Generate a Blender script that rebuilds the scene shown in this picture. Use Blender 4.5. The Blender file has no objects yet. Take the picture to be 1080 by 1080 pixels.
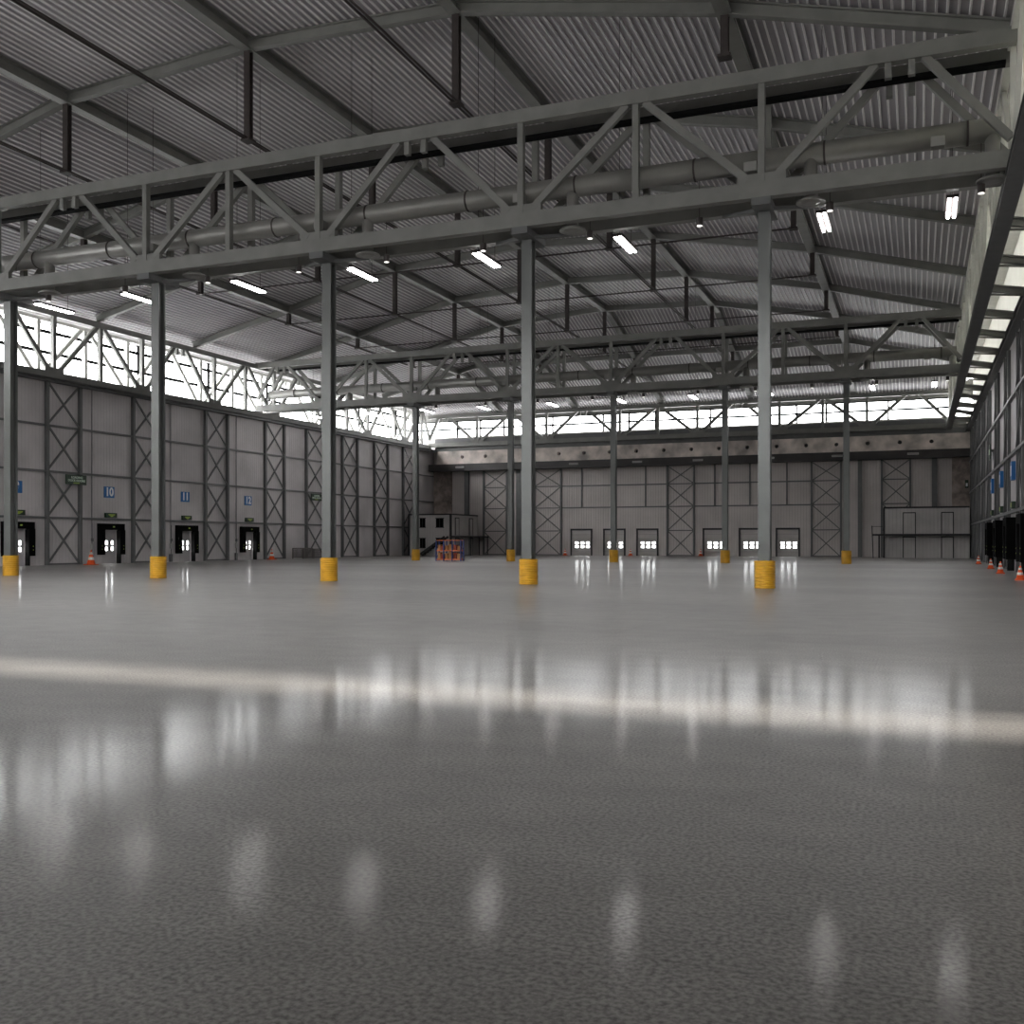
import bpy, math, random
from mathutils import Vector
random.seed(7)
SC = bpy.context.scene
COL = SC.collection
S = 1.67                      # metres per layout unit (the camera height)
CAMYAW = math.atan(429/1072)

# ------------------------------------------------------------------ camera
cd = bpy.data.cameras.new('camera'); cam = bpy.data.objects.new('camera', cd); COL.objects.link(cam)
cd.sensor_width = 36; cd.lens = 36*1072/1080; cd.shift_y = 31/1080
cd.clip_end = 1000
cam.location = (0, 0, S); cam.rotation_euler = (math.pi/2, 0, CAMYAW)
SC.camera = cam
# ------------------------------------------------------------------ sky, sun, exposure
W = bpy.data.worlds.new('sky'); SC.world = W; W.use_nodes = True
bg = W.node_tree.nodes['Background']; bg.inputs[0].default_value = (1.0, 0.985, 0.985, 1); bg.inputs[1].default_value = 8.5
# sky glow towards -Y, added and shaped to light the mid floor, sparing the trusses
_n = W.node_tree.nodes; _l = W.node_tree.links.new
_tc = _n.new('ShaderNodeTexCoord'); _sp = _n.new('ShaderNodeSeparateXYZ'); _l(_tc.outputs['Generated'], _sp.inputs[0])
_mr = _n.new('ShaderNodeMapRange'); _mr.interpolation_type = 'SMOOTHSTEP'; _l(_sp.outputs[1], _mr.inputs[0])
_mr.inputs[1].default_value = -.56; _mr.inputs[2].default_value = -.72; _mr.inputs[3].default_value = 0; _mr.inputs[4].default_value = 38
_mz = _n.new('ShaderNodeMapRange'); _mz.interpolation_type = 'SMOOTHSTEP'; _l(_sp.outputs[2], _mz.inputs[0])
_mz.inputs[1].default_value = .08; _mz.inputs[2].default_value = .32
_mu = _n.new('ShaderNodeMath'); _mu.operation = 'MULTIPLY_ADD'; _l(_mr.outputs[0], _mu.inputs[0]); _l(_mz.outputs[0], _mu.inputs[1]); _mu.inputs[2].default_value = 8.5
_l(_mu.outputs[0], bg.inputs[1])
sd = bpy.data.lights.new('sun', 'SUN'); sun = bpy.data.objects.new('sun', sd); COL.objects.link(sun)
sd.energy = 5.5; sd.color = (1, .9, .8); sd.angle = math.radians(2.6)
SUN_TAN = 9.35/7.72
sun.rotation_euler = (math.atan(1/SUN_TAN), 0, 0)      # shines towards +Y and down
sun.location = (0, -30, 60)
SC.view_settings.view_transform = 'Standard'; SC.view_settings.look = 'None'
SC.view_settings.exposure = 0.62; SC.view_settings.gamma = 1; SC.view_settings.use_curve_mapping = False
SC.cycles.max_bounces = 10; SC.cycles.diffuse_bounces = 7; SC.cycles.glossy_bounces = 4
SC.cycles.sample_clamp_indirect = 8; SC.cycles.use_denoising = True
def portal(x, y, z, sx, sy, rot):
    l = bpy.data.lights.new('daylight_portal', 'AREA'); l.shape = 'RECTANGLE'; l.size = sx*S; l.size_y = sy*S
    l.cycles.is_portal = True
    o = bpy.data.objects.new('daylight_portal', l); COL.objects.link(o)
    o.location = (x*S, y*S, (z+1)*S); o.rotation_euler = rot
H = math.pi/2
XL, XR, YB, YF = -34.0, 3.0, 69.0, -1.5        # left wall, right wall, back wall, front wall
portal(-35.3, 33.5, 8.4, 2.4, 70, (0, -H, 0))
portal(3.1, 33.5, 8.7, 2.6, 70, (0, H, 0))
portal(-16, 68.95, 8.35, 36, 1.5, (-H, 0, 0))
portal(-16, -1.55, 8.35, 36, 1.5, (H, 0, 0))

# ------------------------------------------------------------------ materials
def mat(name, col, rough=.6, metal=0, noise=0, nscale=1, bump=0, bscale=20, emis=None, es=0, spec=.5):
    m = bpy.data.materials.new(name); m.use_nodes = True
    nt = m.node_tree; b = nt.nodes['Principled BSDF']
    b.inputs['Base Color'].default_value = (*col, 1); b.inputs['Roughness'].default_value = rough
    b.inputs['Metallic'].default_value = metal; b.inputs['Specular IOR Level'].default_value = spec
    if emis: b.inputs['Emission Color'].default_value = (*emis, 1); b.inputs['Emission Strength'].default_value = es
    tc = nt.nodes.new('ShaderNodeTexCoord')
    if noise:
        n = nt.nodes.new('ShaderNodeTexNoise'); n.inputs['Scale'].default_value = nscale; n.inputs['Detail'].default_value = 6
        nt.links.new(tc.outputs['Object'], n.inputs['Vector'])
        r = nt.nodes.new('ShaderNodeValToRGB')
        r.color_ramp.elements[0].position = .3; r.color_ramp.elements[1].position = .7
        r.color_ramp.elements[0].color = (*[c*(1-noise) for c in col], 1)
        r.color_ramp.elements[1].color = (*[min(1, c*(1+noise)) for c in col], 1)
        nt.links.new(n.outputs[0], r.inputs[0]); nt.links.new(r.outputs[0], b.inputs['Base Color'])
    if bump:
        n2 = nt.nodes.new('ShaderNodeTexNoise'); n2.inputs['Scale'].default_value = bscale; n2.inputs['Detail'].default_value = 4
        nt.links.new(tc.outputs['Object'], n2.inputs['Vector'])
        bp = nt.nodes.new('ShaderNodeBump'); bp.inputs['Strength'].default_value = bump; bp.inputs['Distance'].default_value = .02
        nt.links.new(n2.outputs[0], bp.inputs['Height']); nt.links.new(bp.outputs[0], b.inputs['Normal'])
    return m
def clad(name, col, axis, pitch, rough=.55, noise=.17, groove=.84):
    """vertical ribbed metal cladding: narrow grooves across the given axis"""
    m = mat(name, col, rough, 0, noise, .35)
    nt = m.node_tree; b = nt.nodes['Principled BSDF']; L = nt.links.new
    tc = [n for n in nt.nodes if n.type == 'TEX_COORD'][0]
    sp = nt.nodes.new('ShaderNodeSeparateXYZ'); L(tc.outputs['Object'], sp.inputs[0])
    mu = nt.nodes.new('ShaderNodeMath'); mu.operation = 'DIVIDE'; L(sp.outputs[axis], mu.inputs[0]); mu.inputs[1].default_value = pitch
    fr = nt.nodes.new('ShaderNodeMath'); fr.operation = 'FRACT'; L(mu.outputs[0], fr.inputs[0])
    pp = nt.nodes.new('ShaderNodeMath'); pp.operation = 'PINGPONG'; L(mu.outputs[0], pp.inputs[0]); pp.inputs[1].default_value = .5
    rp = nt.nodes.new('ShaderNodeMapRange'); L(pp.outputs[0], rp.inputs[0]); rp.inputs[1].default_value = .03; rp.inputs[2].default_value = .09
    bp = nt.nodes.new('ShaderNodeBump'); bp.inputs['Strength'].default_value = .8; bp.inputs['Distance'].default_value = .03
    L(rp.outputs[0], bp.inputs['Height']); L(bp.outputs[0], b.inputs['Normal'])
    mx = nt.nodes.new('ShaderNodeMixRGB'); mx.blend_type = 'MULTIPLY'; mx.inputs[0].default_value = 1
    src = b.inputs['Base Color'].links[0].from_socket
    gr = nt.nodes.new('ShaderNodeMapRange'); L(rp.outputs[0], gr.inputs[0]); gr.inputs[3].default_value = groove; gr.inputs[4].default_value = 1
    L(src, mx.inputs[1]); L(gr.outputs[0], mx.inputs[2]); L(mx.outputs[0], b.inputs['Base Color'])
    return m
M = {}
M['wall_left'] = clad('ribbed_cladding_left', (.6, .57, .575), 1, .30)
M['wall_right'] = clad('ribbed_cladding_right', (.6, .57, .575), 1, .30)
M['wall_back'] = clad('ribbed_cladding_back', (.53, .49, .475), 0, .30, noise=.12)
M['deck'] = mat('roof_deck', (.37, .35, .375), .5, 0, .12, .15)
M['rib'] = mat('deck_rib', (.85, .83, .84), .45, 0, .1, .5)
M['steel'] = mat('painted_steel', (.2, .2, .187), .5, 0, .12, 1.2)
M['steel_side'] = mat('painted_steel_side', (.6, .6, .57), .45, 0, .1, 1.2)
M['column'] = mat('column_paint', (.135, .142, .137), .35, .2, .12, 1.0)
M['girt'] = mat('dark_girt_steel', (.125, .128, .128), .5, 0, .1, 2)
M['post'] = mat('rust_primer', (.045, .035, .033), .6, 0, .2, 4)
M['black'] = mat('black_rubber', (.004, .004, .004), .95, spec=.05)
M['frameblack'] = mat('black_frame', (.008, .008, .008), .9, spec=.1)
M['duct'] = mat('duct_sheet', (.27, .266, .25), .4, .3, .12, 1.0)
M['yellow'] = mat('yellow_guard', (.62, .34, .02), .45, 0, .18, 3)
M['concrete'] = mat('cast_concrete', (.58, .52, .48), .85, 0, .45, .7, .5, 15)
M['brick'] = mat('old_masonry', (.27, .225, .2), .9, 0, .6, 1.1, .7, 6)
M['channel'] = mat('dark_channel', (.03, .027, .026), .5, 0, .2, 1)
M['office'] = clad('office_panel', (.52, .5, .49), 0, .35)
M['officey'] = clad('office_panel_side', (.52, .5, .49), 1, .35)
M['darktrim'] = mat('dark_trim', (.02, .02, .022), .5)
M['door'] = mat('door_leaf', (.55, .53, .535), .5, 0, .08, 1)
M['backdoor'] = clad('back_door_leaf', (.48, .45, .44), 2, .5, noise=.1)
M['blue'] = mat('sign_blue', (.005, .14, .42), .4)
M['white'] = mat('sign_white', (.95, .97, 1), .4)
M['green'] = mat('sign_green', (.004, .03, .008), .4)
M['signtext'] = mat('sign_pale_text', (.8, .95, .8), .4)
M['signyellow'] = mat('sign_yellow_text', (.4, .55, .08), .4)
M['orange'] = mat('cone_orange', (.85, .13, .03), .45)
M['conewhite'] = mat('cone_white', (.85, .83, .8), .4)
M['conebase'] = mat('cone_base', (.6, .09, .02), .5)
M['rackblue'] = mat('rack_blue', (.04, .07, .28), .45)
M['rackorange'] = mat('rack_orange', (.75, .20, .07), .45)
M['carton'] = mat('carton', (.5, .25, .10), .8, 0, .2, 4)
M['redcarton'] = mat('red_crate', (.35, .06, .03), .6)
M['grey'] = mat('light_grey_plastic', (.45, .45, .44), .5)
M['cage'] = mat('cage_wire', (.13, .12, .115), .5)
M['tube'] = mat('lit_tube', (.9, .9, .9), .4, emis=(1, .98, .97), es=22)
M['lens'] = mat('lit_lens', (.9, .9, .9), .4, emis=(1, .95, .9), es=1)
# glass: clear and slightly reflective
def glassmat(name, tint, gl):
    m = bpy.data.materials.new(name); m.use_nodes = True; nt = m.node_tree; nt.nodes.clear()
    o = nt.nodes.new('ShaderNodeOutputMaterial'); t = nt.nodes.new('ShaderNodeBsdfTransparent'); t.inputs[0].default_value = (*tint, 1)
    g = nt.nodes.new('ShaderNodeBsdfGlossy'); g.inputs['Roughness'].default_value = .05
    x = nt.nodes.new('ShaderNodeMixShader'); x.inputs[0].default_value = gl
    nt.links.new(t.outputs[0], x.inputs[1]); nt.links.new(g.outputs[0], x.inputs[2]); nt.links.new(x.outputs[0], o.inputs[0])
    return m
M['glass'] = glassmat('clear_glass', (.97, .98, .98), .05)
def translucent(name, col, axis, fac=.6):
    m = clad(name, col, axis, .35, noise=.05, groove=.8); nt = m.node_tree; L = nt.links.new
    b = nt.nodes['Principled BSDF']; o = [n for n in nt.nodes if n.type == 'OUTPUT_MATERIAL'][0]
    t = nt.nodes.new('ShaderNodeBsdfTranslucent'); L(b.inputs['Base Color'].links[0].from_socket, t.inputs[0])
    x = nt.nodes.new('ShaderNodeMixShader'); x.inputs[0].default_value = fac
    L(b.outputs[0], x.inputs[1]); L(t.outputs[0], x.inputs[2]); L(x.outputs[0], o.inputs[0])
    return m
M['poly'] = translucent('translucent_sheet', (.86, .86, .82), 1, .75)
M['poly_outer'] = translucent('outer_translucent_sheet', (.6, .6, .57), 1, .33)
M['poly_inner'] = translucent('inner_translucent_sheet', (.9, .9, .86), 1, .8)
def _clearer(m, f):
    nt = m.node_tree; o = [n for n in nt.nodes if n.type == 'OUTPUT_MATERIAL'][0]; src = o.inputs[0].links[0].from_socket
    t = nt.nodes.new('ShaderNodeBsdfTransparent'); x = nt.nodes.new('ShaderNodeMixShader'); x.inputs[0].default_value = f
    nt.links.new(src, x.inputs[1]); nt.links.new(t.outputs[0], x.inputs[2]); nt.links.new(x.outputs[0], o.inputs[0])
_clearer(M['poly_inner'], .45)
# floor: polished worn concrete
def floormat():
    m = mat('polished_concrete', (.2, .195, .185), .2, 0, 0); nt = m.node_tree; L = nt.links.new; b = nt.nodes['Principled BSDF']
    tc = [n for n in nt.nodes if n.type == 'TEX_COORD'][0]
    def noise(s, d, sx=1):
        n = nt.nodes.new('ShaderNodeTexNoise'); n.inputs['Scale'].default_value = s; n.inputs['Detail'].default_value = d
        mp = nt.nodes.new('ShaderNodeMapping'); mp.inputs['Scale'].default_value = (sx, 1, 1)
        L(tc.outputs['Object'], mp.inputs[0]); L(mp.outputs[0], n.inputs['Vector']); return n.outputs[0]
    n1 = noise(.12, 8, .4); n2 = noise(38, 5); n3 = noise(2.2, 8, .7)
    r = nt.nodes.new('ShaderNodeValToRGB'); r.color_ramp.elements[0].position = .35; r.color_ramp.elements[1].position = .65
    r.color_ramp.elements[0].color = (.24, .232, .22, 1); r.color_ramp.elements[1].color = (.35, .34, .325, 1); L(n1, r.inputs[0])
    r2 = nt.nodes.new('ShaderNodeValToRGB'); r2.color_ramp.elements[0].position = .32; r2.color_ramp.elements[1].position = .62
    r2.color_ramp.elements[0].color = (.35, .35, .35, 1); r2.color_ramp.elements[1].color = (1.25, 1.25, 1.25, 1); L(n2, r2.inputs[0])
    r3 = nt.nodes.new('ShaderNodeMapRange'); L(n3, r3.inputs[0]); r3.inputs[1].default_value = .3; r3.inputs[2].default_value = .7; r3.inputs[3].default_value = .85; r3.inputs[4].default_value = 1.1
    def mult(a, c):
        x = nt.nodes.new('ShaderNodeMixRGB'); x.blend_type = 'MULTIPLY'; x.inputs[0].default_value = 1; L(a, x.inputs[1]); L(c, x.inputs[2]); return x.outputs[0]
    c = mult(mult(r.outputs[0], r2.outputs[0]), r3.outputs[0])
    # saw-cut joints
    sp = nt.nodes.new('ShaderNodeSeparateXYZ'); L(tc.outputs['Object'], sp.inputs[0])
    for ax, off, pitch in ((1, 22.15*S, 26.35*S/4), (0, -3.05*S, 5.4*S)):
        a = nt.nodes.new('ShaderNodeMath'); a.operation = 'SUBTRACT'; L(sp.outputs[ax], a.inputs[0]); a.inputs[1].default_value = off
        p = nt.nodes.new('ShaderNodeMath'); p.operation = 'PINGPONG'; L(a.outputs[0], p.inputs[0]); p.inputs[1].default_value = pitch/2
        q = nt.nodes.new('ShaderNodeMapRange'); L(p.outputs[0], q.inputs[0]); q.inputs[1].default_value = .004; q.inputs[2].default_value = .012
        q.inputs[3].default_value = .72; q.inputs[4].default_value = 1
        c = mult(c, q.outputs[0])
    L(c, b.inputs['Base Color'])
    rr = nt.nodes.new('ShaderNodeMapRange'); L(n3, rr.inputs[0]); rr.inputs[1].default_value = .3; rr.inputs[2].default_value = .7; rr.inputs[3].default_value = .02; rr.inputs[4].default_value = .04
    L(rr.outputs[0], b.inputs['Coat Roughness']); b.inputs['Roughness'].default_value = .42
    b.inputs['Coat Weight'].default_value = .2; b.inputs['IOR'].default_value = 1.7; b.inputs['Coat IOR'].default_value = 1.4
    bp = nt.nodes.new('ShaderNodeBump'); bp.inputs['Strength'].default_value = .16; bp.inputs['Distance'].default_value = .004
    L(n2, bp.inputs['Height']); L(bp.outputs[0], b.inputs['Normal']); L(bp.outputs[0], b.inputs['Coat Normal'])
    b.inputs['Specular IOR Level'].default_value = .5
    return m
M['floor'] = floormat()

# ------------------------------------------------------------------ mesh helper (layout units in, metres out)
def P(p): return Vector((p[0]*S, p[1]*S, (p[2]+1)*S))
class MB:
    def __init__(s): s.v = []; s.f = []
    def poly(s, pts, faces):
        b = len(s.v); s.v += [P(p) for p in pts]; s.f += [tuple(i+b for i in f) for f in faces]; return s
    def box(s, x0, x1, y0, y1, z0, z1):
        return s.poly([(x0, y0, z0), (x1, y0, z0), (x1, y1, z0), (x0, y1, z0), (x0, y0, z1), (x1, y0, z1), (x1, y1, z1), (x0, y1, z1)],
                      [(0, 3, 2, 1), (4, 5, 6, 7), (0, 1, 5, 4), (1, 2, 6, 5), (2, 3, 7, 6), (3, 0, 4, 7)])
    def sweep(s, p0, p1, prof, up=(0, 0, 1)):
        a, b = Vector(p0), Vector(p1); d = (b-a).normalized(); u = Vector(up)
        if abs(d.dot(u)) > .98: u = Vector((0, 1, 0))
        sd_ = d.cross(u).normalized(); u = sd_.cross(d).normalized(); n = len(prof)
        pts = [a+sd_*x+u*y for x, y in prof]+[b+sd_*x+u*y for x, y in prof]
        return s.poly(pts, [tuple(range(n))[::-1], tuple(range(n, 2*n))]+[(i, (i+1) % n, (i+1) % n+n, i+n) for i in range(n)])
    def beam(s, p0, p1, w, h, up=(0, 0, 1)):
        return s.sweep(p0, p1, [(-w/2, -h/2), (w/2, -h/2), (w/2, h/2), (-w/2, h/2)], up)
    def ibeam(s, p0, p1, w, h, t=.02, up=(0, 0, 1)):
        a, b, c = w/2, h/2, t/2
        return s.sweep(p0, p1, [(-a, -b), (a, -b), (a, -b+t), (c, -b+t), (c, b-t), (a, b-t), (a, b), (-a, b), (-a, b-t), (-c, b-t), (-c, -b+t), (-a, -b+t)], up)
    def tube(s, p0, p1, r, n=8, r1=None):
        a, b = Vector(p0), Vector(p1); d = (b-a).normalized(); u = Vector((0, 0, 1)) if abs(d.z) < .9 else Vector((1, 0, 0))
        x = d.cross(u).normalized(); y = x.cross(d); r1 = r if r1 is None else r1
        cs = [(math.cos(2*math.pi*i/n), math.sin(2*math.pi*i/n)) for i in range(n)]
        return s.poly([a+x*r*c+y*r*q for c, q in cs]+[b+x*r1*c+y*r1*q for c, q in cs],
                      [tuple(range(n))[::-1], tuple(range(n, 2*n))]+[(i, (i+1) % n, (i+1) % n+n, i+n) for i in range(n)])
    def lathe(s, x, y, prof, n=20):
        pts = []; f = []
        for r, z in prof: pts += [(x+r*math.cos(2*math.pi*i/n), y+r*math.sin(2*math.pi*i/n), z) for i in range(n)]
        for k in range(len(prof)-1): f += [(k*n+i, k*n+(i+1) % n, (k+1)*n+(i+1) % n, (k+1)*n+i) for i in range(n)]
        f += [tuple(range(n))[::-1], tuple(range((len(prof)-1)*n, len(prof)*n))]
        return s.poly(pts, f)
    def build(s, name, m, parent=None, smooth=False, origin=None):
        me = bpy.data.meshes.new(name)
        off = parent.location if parent is not None else Vector((0, 0, 0))
        if origin is not None: off = P(origin)
        if parent is not None and parent.type == 'MESH': off = Vector(parent['_off'])
        me.from_pydata([tuple(v-off) for v in s.v], [], s.f); me.materials.append(m); me.update()
        if smooth:
            for p in me.polygons: p.use_smooth = len(p.vertices) == 4
        o = bpy.data.objects.new(name, me); COL.objects.link(o)
        if parent is not None: o.parent = parent
        elif origin is not None: o.location = off
        o['_off'] = tuple(off)
        return o
def tag(o, label, cat, group=None):
    o['label'] = label; o['category'] = cat
    if group: o['group'] = group
    return o
def thing(name, loc, label, cat, group=None):
    o = bpy.data.objects.new(name, None); COL.objects.link(o); o.location = P(loc); o.empty_display_size = .3
    return tag(o, label, cat, group)
def struct(name, mb, m, parent=None):
    o = mb.build(name, m, parent)
    if parent is None: o['kind'] = 'structure'
    return o
ORD = ['first', 'second', 'third', 'fourth', 'fifth', 'sixth', 'seventh', 'eighth', 'ninth', 'tenth', 'eleventh', 'twelfth',
       'thirteenth', 'fourteenth', 'fifteenth', 'sixteenth', 'seventeenth', 'eighteenth', 'nineteenth', 'twentieth']

# ------------------------------------------------------------------ roof shape
ZP = [(-35.9, 9.65), (-34, 10.1), (-28.3, 11.4), (-22.5, 12.8), (-16.3, 13.2), (-10.3, 13.0), (-3.9, 11.75), (1.95, 10.2), (3.4, 9.8)]
def zx(x):
    for (a, za), (b, zb) in zip(ZP, ZP[1:]):
        if a <= x <= b: return za+(zb-za)*(x-a)/(b-a)
    return 9.6
HIPE = 9.55
def zr(x, y): return min(zx(x), HIPE+.27*(YB-y), HIPE+.27*(y+9.0))
def ybreak(x): return YB-(zx(x)-HIPE)/.27
Y1, Y2 = 22.15, 47.4
DY = 6.5

# ------------------------------------------------------------------ room shell
struct('floor', MB().box(-38, 3.6, -4, 73, -1.15, -1), M['floor'])
def wall_with_holes(horizontal_axis, const0, const1, a0, a1, z0, z1, holes):
    """slab with rectangular holes (a0,a1,z0,z1); axis 'y' = wall along y"""
    mb = MB()
    def bx(u0, u1, w0, w1):
        if u1-u0 < 1e-4 or w1-w0 < 1e-4: return
        if horizontal_axis == 'y': mb.box(const0, const1, u0, u1, w0, w1)
        else: mb.box(u0, u1, const0, const1, w0, w1)
    cur = a0
    for h in sorted(holes):
        bx(cur, h[0], z0, z1); bx(h[0], h[1], z0, h[2]); bx(h[0], h[1], h[3], z1); cur = h[1]
    bx(cur, a1, z0, z1)
    return mb
LDY = [30.83, 35.95, 41.08, 46.2]
LDY0 = [25.7]+LDY
RDY = [27.8, 32.9, 38.0, 43.1, 48.2]
DW = .47; DT = .52      # half width and top of the dock door opening
lh = [(y-DW, y+DW, -1, DT) for y in LDY0]
struct('wall_left', wall_with_holes('y', XL-.25, XL, YF, YB, -1, 6.9, lh), M['wall_left'])
rh = [(y-DW, y+DW, -1, DT) for y in RDY]
struct('wall_right', wall_with_holes('y', XR, XR+.25, YF, YB, -1, 7.0, rh), M['wall_right'])
BD = [(602.5, 624), (637, 659), (672, 693.7), (742, 766), (780, 804.5), (819, 843)]
def onY(px, Y):
    u = (px-540)/1072; return Y*(-math.sin(CAMYAW)+math.cos(CAMYAW)*u)/(math.cos(CAMYAW)+math.sin(CAMYAW)*u)
bd = [(onY(a, YB), onY(b, YB)) for a, b in BD]
bh = [(a, b, -1, .8) for a, b in bd]
struct('wall_back', wall_with_holes('x', YB, YB+.25, -36.2, XR+.3, -1, 7.78, bh), M['wall_back'])
mbg = MB().box(-36.2, XR+.3, YB, YB+.25, 9.0, 10.0)
struct('trim_back_fascia', mbg, M['steel'])
struct('wall_front', MB().box(-36.2, XR+.3, YF-.25, YF, -1, 7.8).box(-36.2, XR+.3, YF-.25, YF, 8.85, 13.6), M['wall_back'])
# ribbed roof deck
dk = MB(); rb = MB()
x = -35.9; pitch = .207; xs = []
while x < 1.95: xs.append(x); x += pitch
xs.append(1.95)
def ys_for(x): return sorted(set([YF-.3, min(max(ybreak(x), YF), YB+.3), YB+.3]))
for a, b in zip(xs, xs[1:]):
    ya, yb_ = ys_for(a), ys_for(b)
    for (p, q), (r, t) in zip(zip(ya, ya[1:]), zip(yb_, yb_[1:])):
        za = lambda X, Y: min(zx(X), HIPE+.27*(YB-Y))
        c = [(a, p, za(a, p)), (a, q, za(a, q)), (b, t, za(b, t)), (b, r, za(b, r))]
        dk.poly(c+[(X, Y, Z+.12) for X, Y, Z in c], [(0, 1, 2, 3), (4, 7, 6, 5), (0, 3, 7, 4), (1, 5, 6, 2), (0, 4, 5, 1), (3, 2, 6, 7)])
        # narrow trapezoid rib below the sheet
        w, d = .028, .04
        pts = []
        for (X, Y) in ((a, p), (a, q)):
            Z = za(a, Y); pts += [(a-w, Y, Z), (a-w*.55, Y, Z-d), (a+w*.55, Y, Z-d), (a+w, Y, Z)]
        rb.poly(pts, [(0, 1, 5, 4), (1, 2, 6, 5), (2, 3, 7, 6), (0, 3, 2, 1), (4, 5, 6, 7)])
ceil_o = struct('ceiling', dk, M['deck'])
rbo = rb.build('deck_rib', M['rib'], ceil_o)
# ------------------------------------------------------------------ clerestory glazing
def window(name, frame, pane):
    o = struct(name, frame, M['frameblack']); pane.build('glass_pane', M['glass'], o); return o
fr = MB()
GX = -35.35
for z in (7.05, 8.25, 9.15, 9.62): fr.beam((GX, YF, z), (GX, YB, z), .1, .13)
y = 27.42-5.27*5
while y < YB: fr.beam((GX, y+1.3, 7.0), (GX, y+1.3, 9.6), .12, .1); y += 5.27
window('window_1', fr, MB().box(GX-.06, GX-.04, YF, YB, 7.0, 9.7))
fr = MB()
for z in (7.72, 8.38, 8.98): fr.beam((-35.5, YB+.08, z), (3.2, YB+.08, z), .1, .12)
x = -1.8
while x > -35: fr.beam((x, YB+.08, 7.7), (x, YB+.08, 9), .12, .1); x -= 3.78/2 if int((-x)/3.78) % 3 == 1 else 3.78
window('window_2', fr, MB().box(-35.5, 3.2, YB+.12, YB+.14, 7.7, 9.0))
fr = MB()
for z in (7.8, 8.33, 8.86): fr.beam((-35.5, YF-.1, z), (3.2, YF-.1, z), .05, .04)
window('window_3', fr, MB().box(-35.5, 3.2, YF-.16, YF-.14, 7.8, 8.85))
# ledge outside the left wall, closing walls of the gallery
struct('trim_left_sill', MB().box(-35.5, XL-.25, YF, YB, 6.75, 6.95), M['girt'])
# right gallery: light sheets inside and outside, small roof
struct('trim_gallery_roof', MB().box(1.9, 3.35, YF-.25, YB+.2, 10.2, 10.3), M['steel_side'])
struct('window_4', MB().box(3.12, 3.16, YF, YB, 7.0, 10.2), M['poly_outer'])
sheet = MB().box(1.95, 1.98, YF, YB, 7.6, 10.2)
struct('trim_gallery_sheet', sheet, M['poly_inner'])
# ------------------------------------------------------------------ trusses
STUB = .3
def truss(name, axis, c, nodes_b, nodes_t, ends, zb, zt, label, group, cdb=.33, cdt=.3, w=.17, mem=.155, firstvert=True, chordmat='steel'):
    """axis 'x': runs along x at y=c. nodes_t: list of (pos, has_vertical)"""
    def pt(a, z): return (a, c, z) if axis == 'x' else (c, a, z)
    e0, e1 = ends
    root = thing(name, pt((e0+e1)/2, zb), label, 'truss', group)
    st = M[chordmat]; up = (0, 0, 1)
    MB().beam(pt(e0, zb+cdb/2), pt(e1, zb+cdb/2), w*1.3, cdb).build('bottom_chord', st, root)
    MB().beam(pt(e0, zt-cdt/2), pt(e1, zt-cdt/2), w*1.3, cdt).build('top_chord', st, root)
    z0, z1 = zb+cdb, zt-cdt
    for b in nodes_b:
        MB().beam(pt(b-.5, z0+.09), pt(b+.5, z0+.09), w*.7, .2).build('gusset_plate', st, root)
        MB().beam(pt(b, z0), pt(b, z1), mem*.9, mem, ).build('vertical', st, root)
    for t, hv in nodes_t:
        if hv: MB().beam(pt(t, z0), pt(t, z1), mem*.9, mem).build('vertical', st, root)
        else:
            for q in (-.22, .22): MB().beam(pt(t+q, z1), pt(t+q, z1-.3), .13, .13).build('hanger_stub', st, root)
        off = .2 if hv else .45
        for sgn in (-1, 1):
            nb = [b for b in nodes_b if (b-t)*sgn > 0 and abs(b-t) < 3.3]
            if nb: b = min(nb, key=lambda q: abs(q-t)); bb = b-sgn*.28; zz = z0+.08
            else:
                bb = e1-.1 if sgn > 0 else e0+.1
                if abs(bb-t) < .8: continue
                zz = z0+.08+(2.7-abs(bb-t))/2.7*(z1-z0)*.3 if abs(bb-t) < 2 else z0+.08
            MB().beam(pt(t+sgn*off, z1+.02), pt(bb, zz), w*.75, mem).build('diagonal', st, root)
    return root
CX = [-3.05-5.4*k for k in range(6)]
NT = [(CX[0]+2.7, False)]+[(CX[k]-2.7, k % 2 == 0) for k in range(6)]
CX2 = [-2.98-5.35*k for k in range(6)]
NT2 = [(CX2[0]+2.68, False)]+[(CX2[k]-2.68, k % 2 == 0) for k in range(6)]
ZB, ZT = 7.17, 9.85
for cs, ns, y, row in ((CX, NT, Y1, 'nearest truss pair'), (CX2, NT2, Y2, 'second truss pair')):
    truss('roof_truss', 'x', y-.47, cs, ns, (XL, 1.75), ZB, ZT, f'camera side lattice truss of the {row}, in front of the round duct', 'roof trusses across the hall')
    truss('roof_truss', 'x', y+.47, cs, ns, (XL, 1.75), ZB, ZT, f'far side lattice truss of the {row}, behind the round duct', 'roof trusses across the hall')
    tag(MB().box(XL+1, 1.6, y+.1, y+.3, 9.44, 9.52).build('dark_chord_strip', M['frameblack'], origin=(-16, y, 9.4)), f'black strip added for the dark far top chord of the {row}', 'cable tray', 'dark chord strips')  # added black strip where the far top chord reads dark
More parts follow.
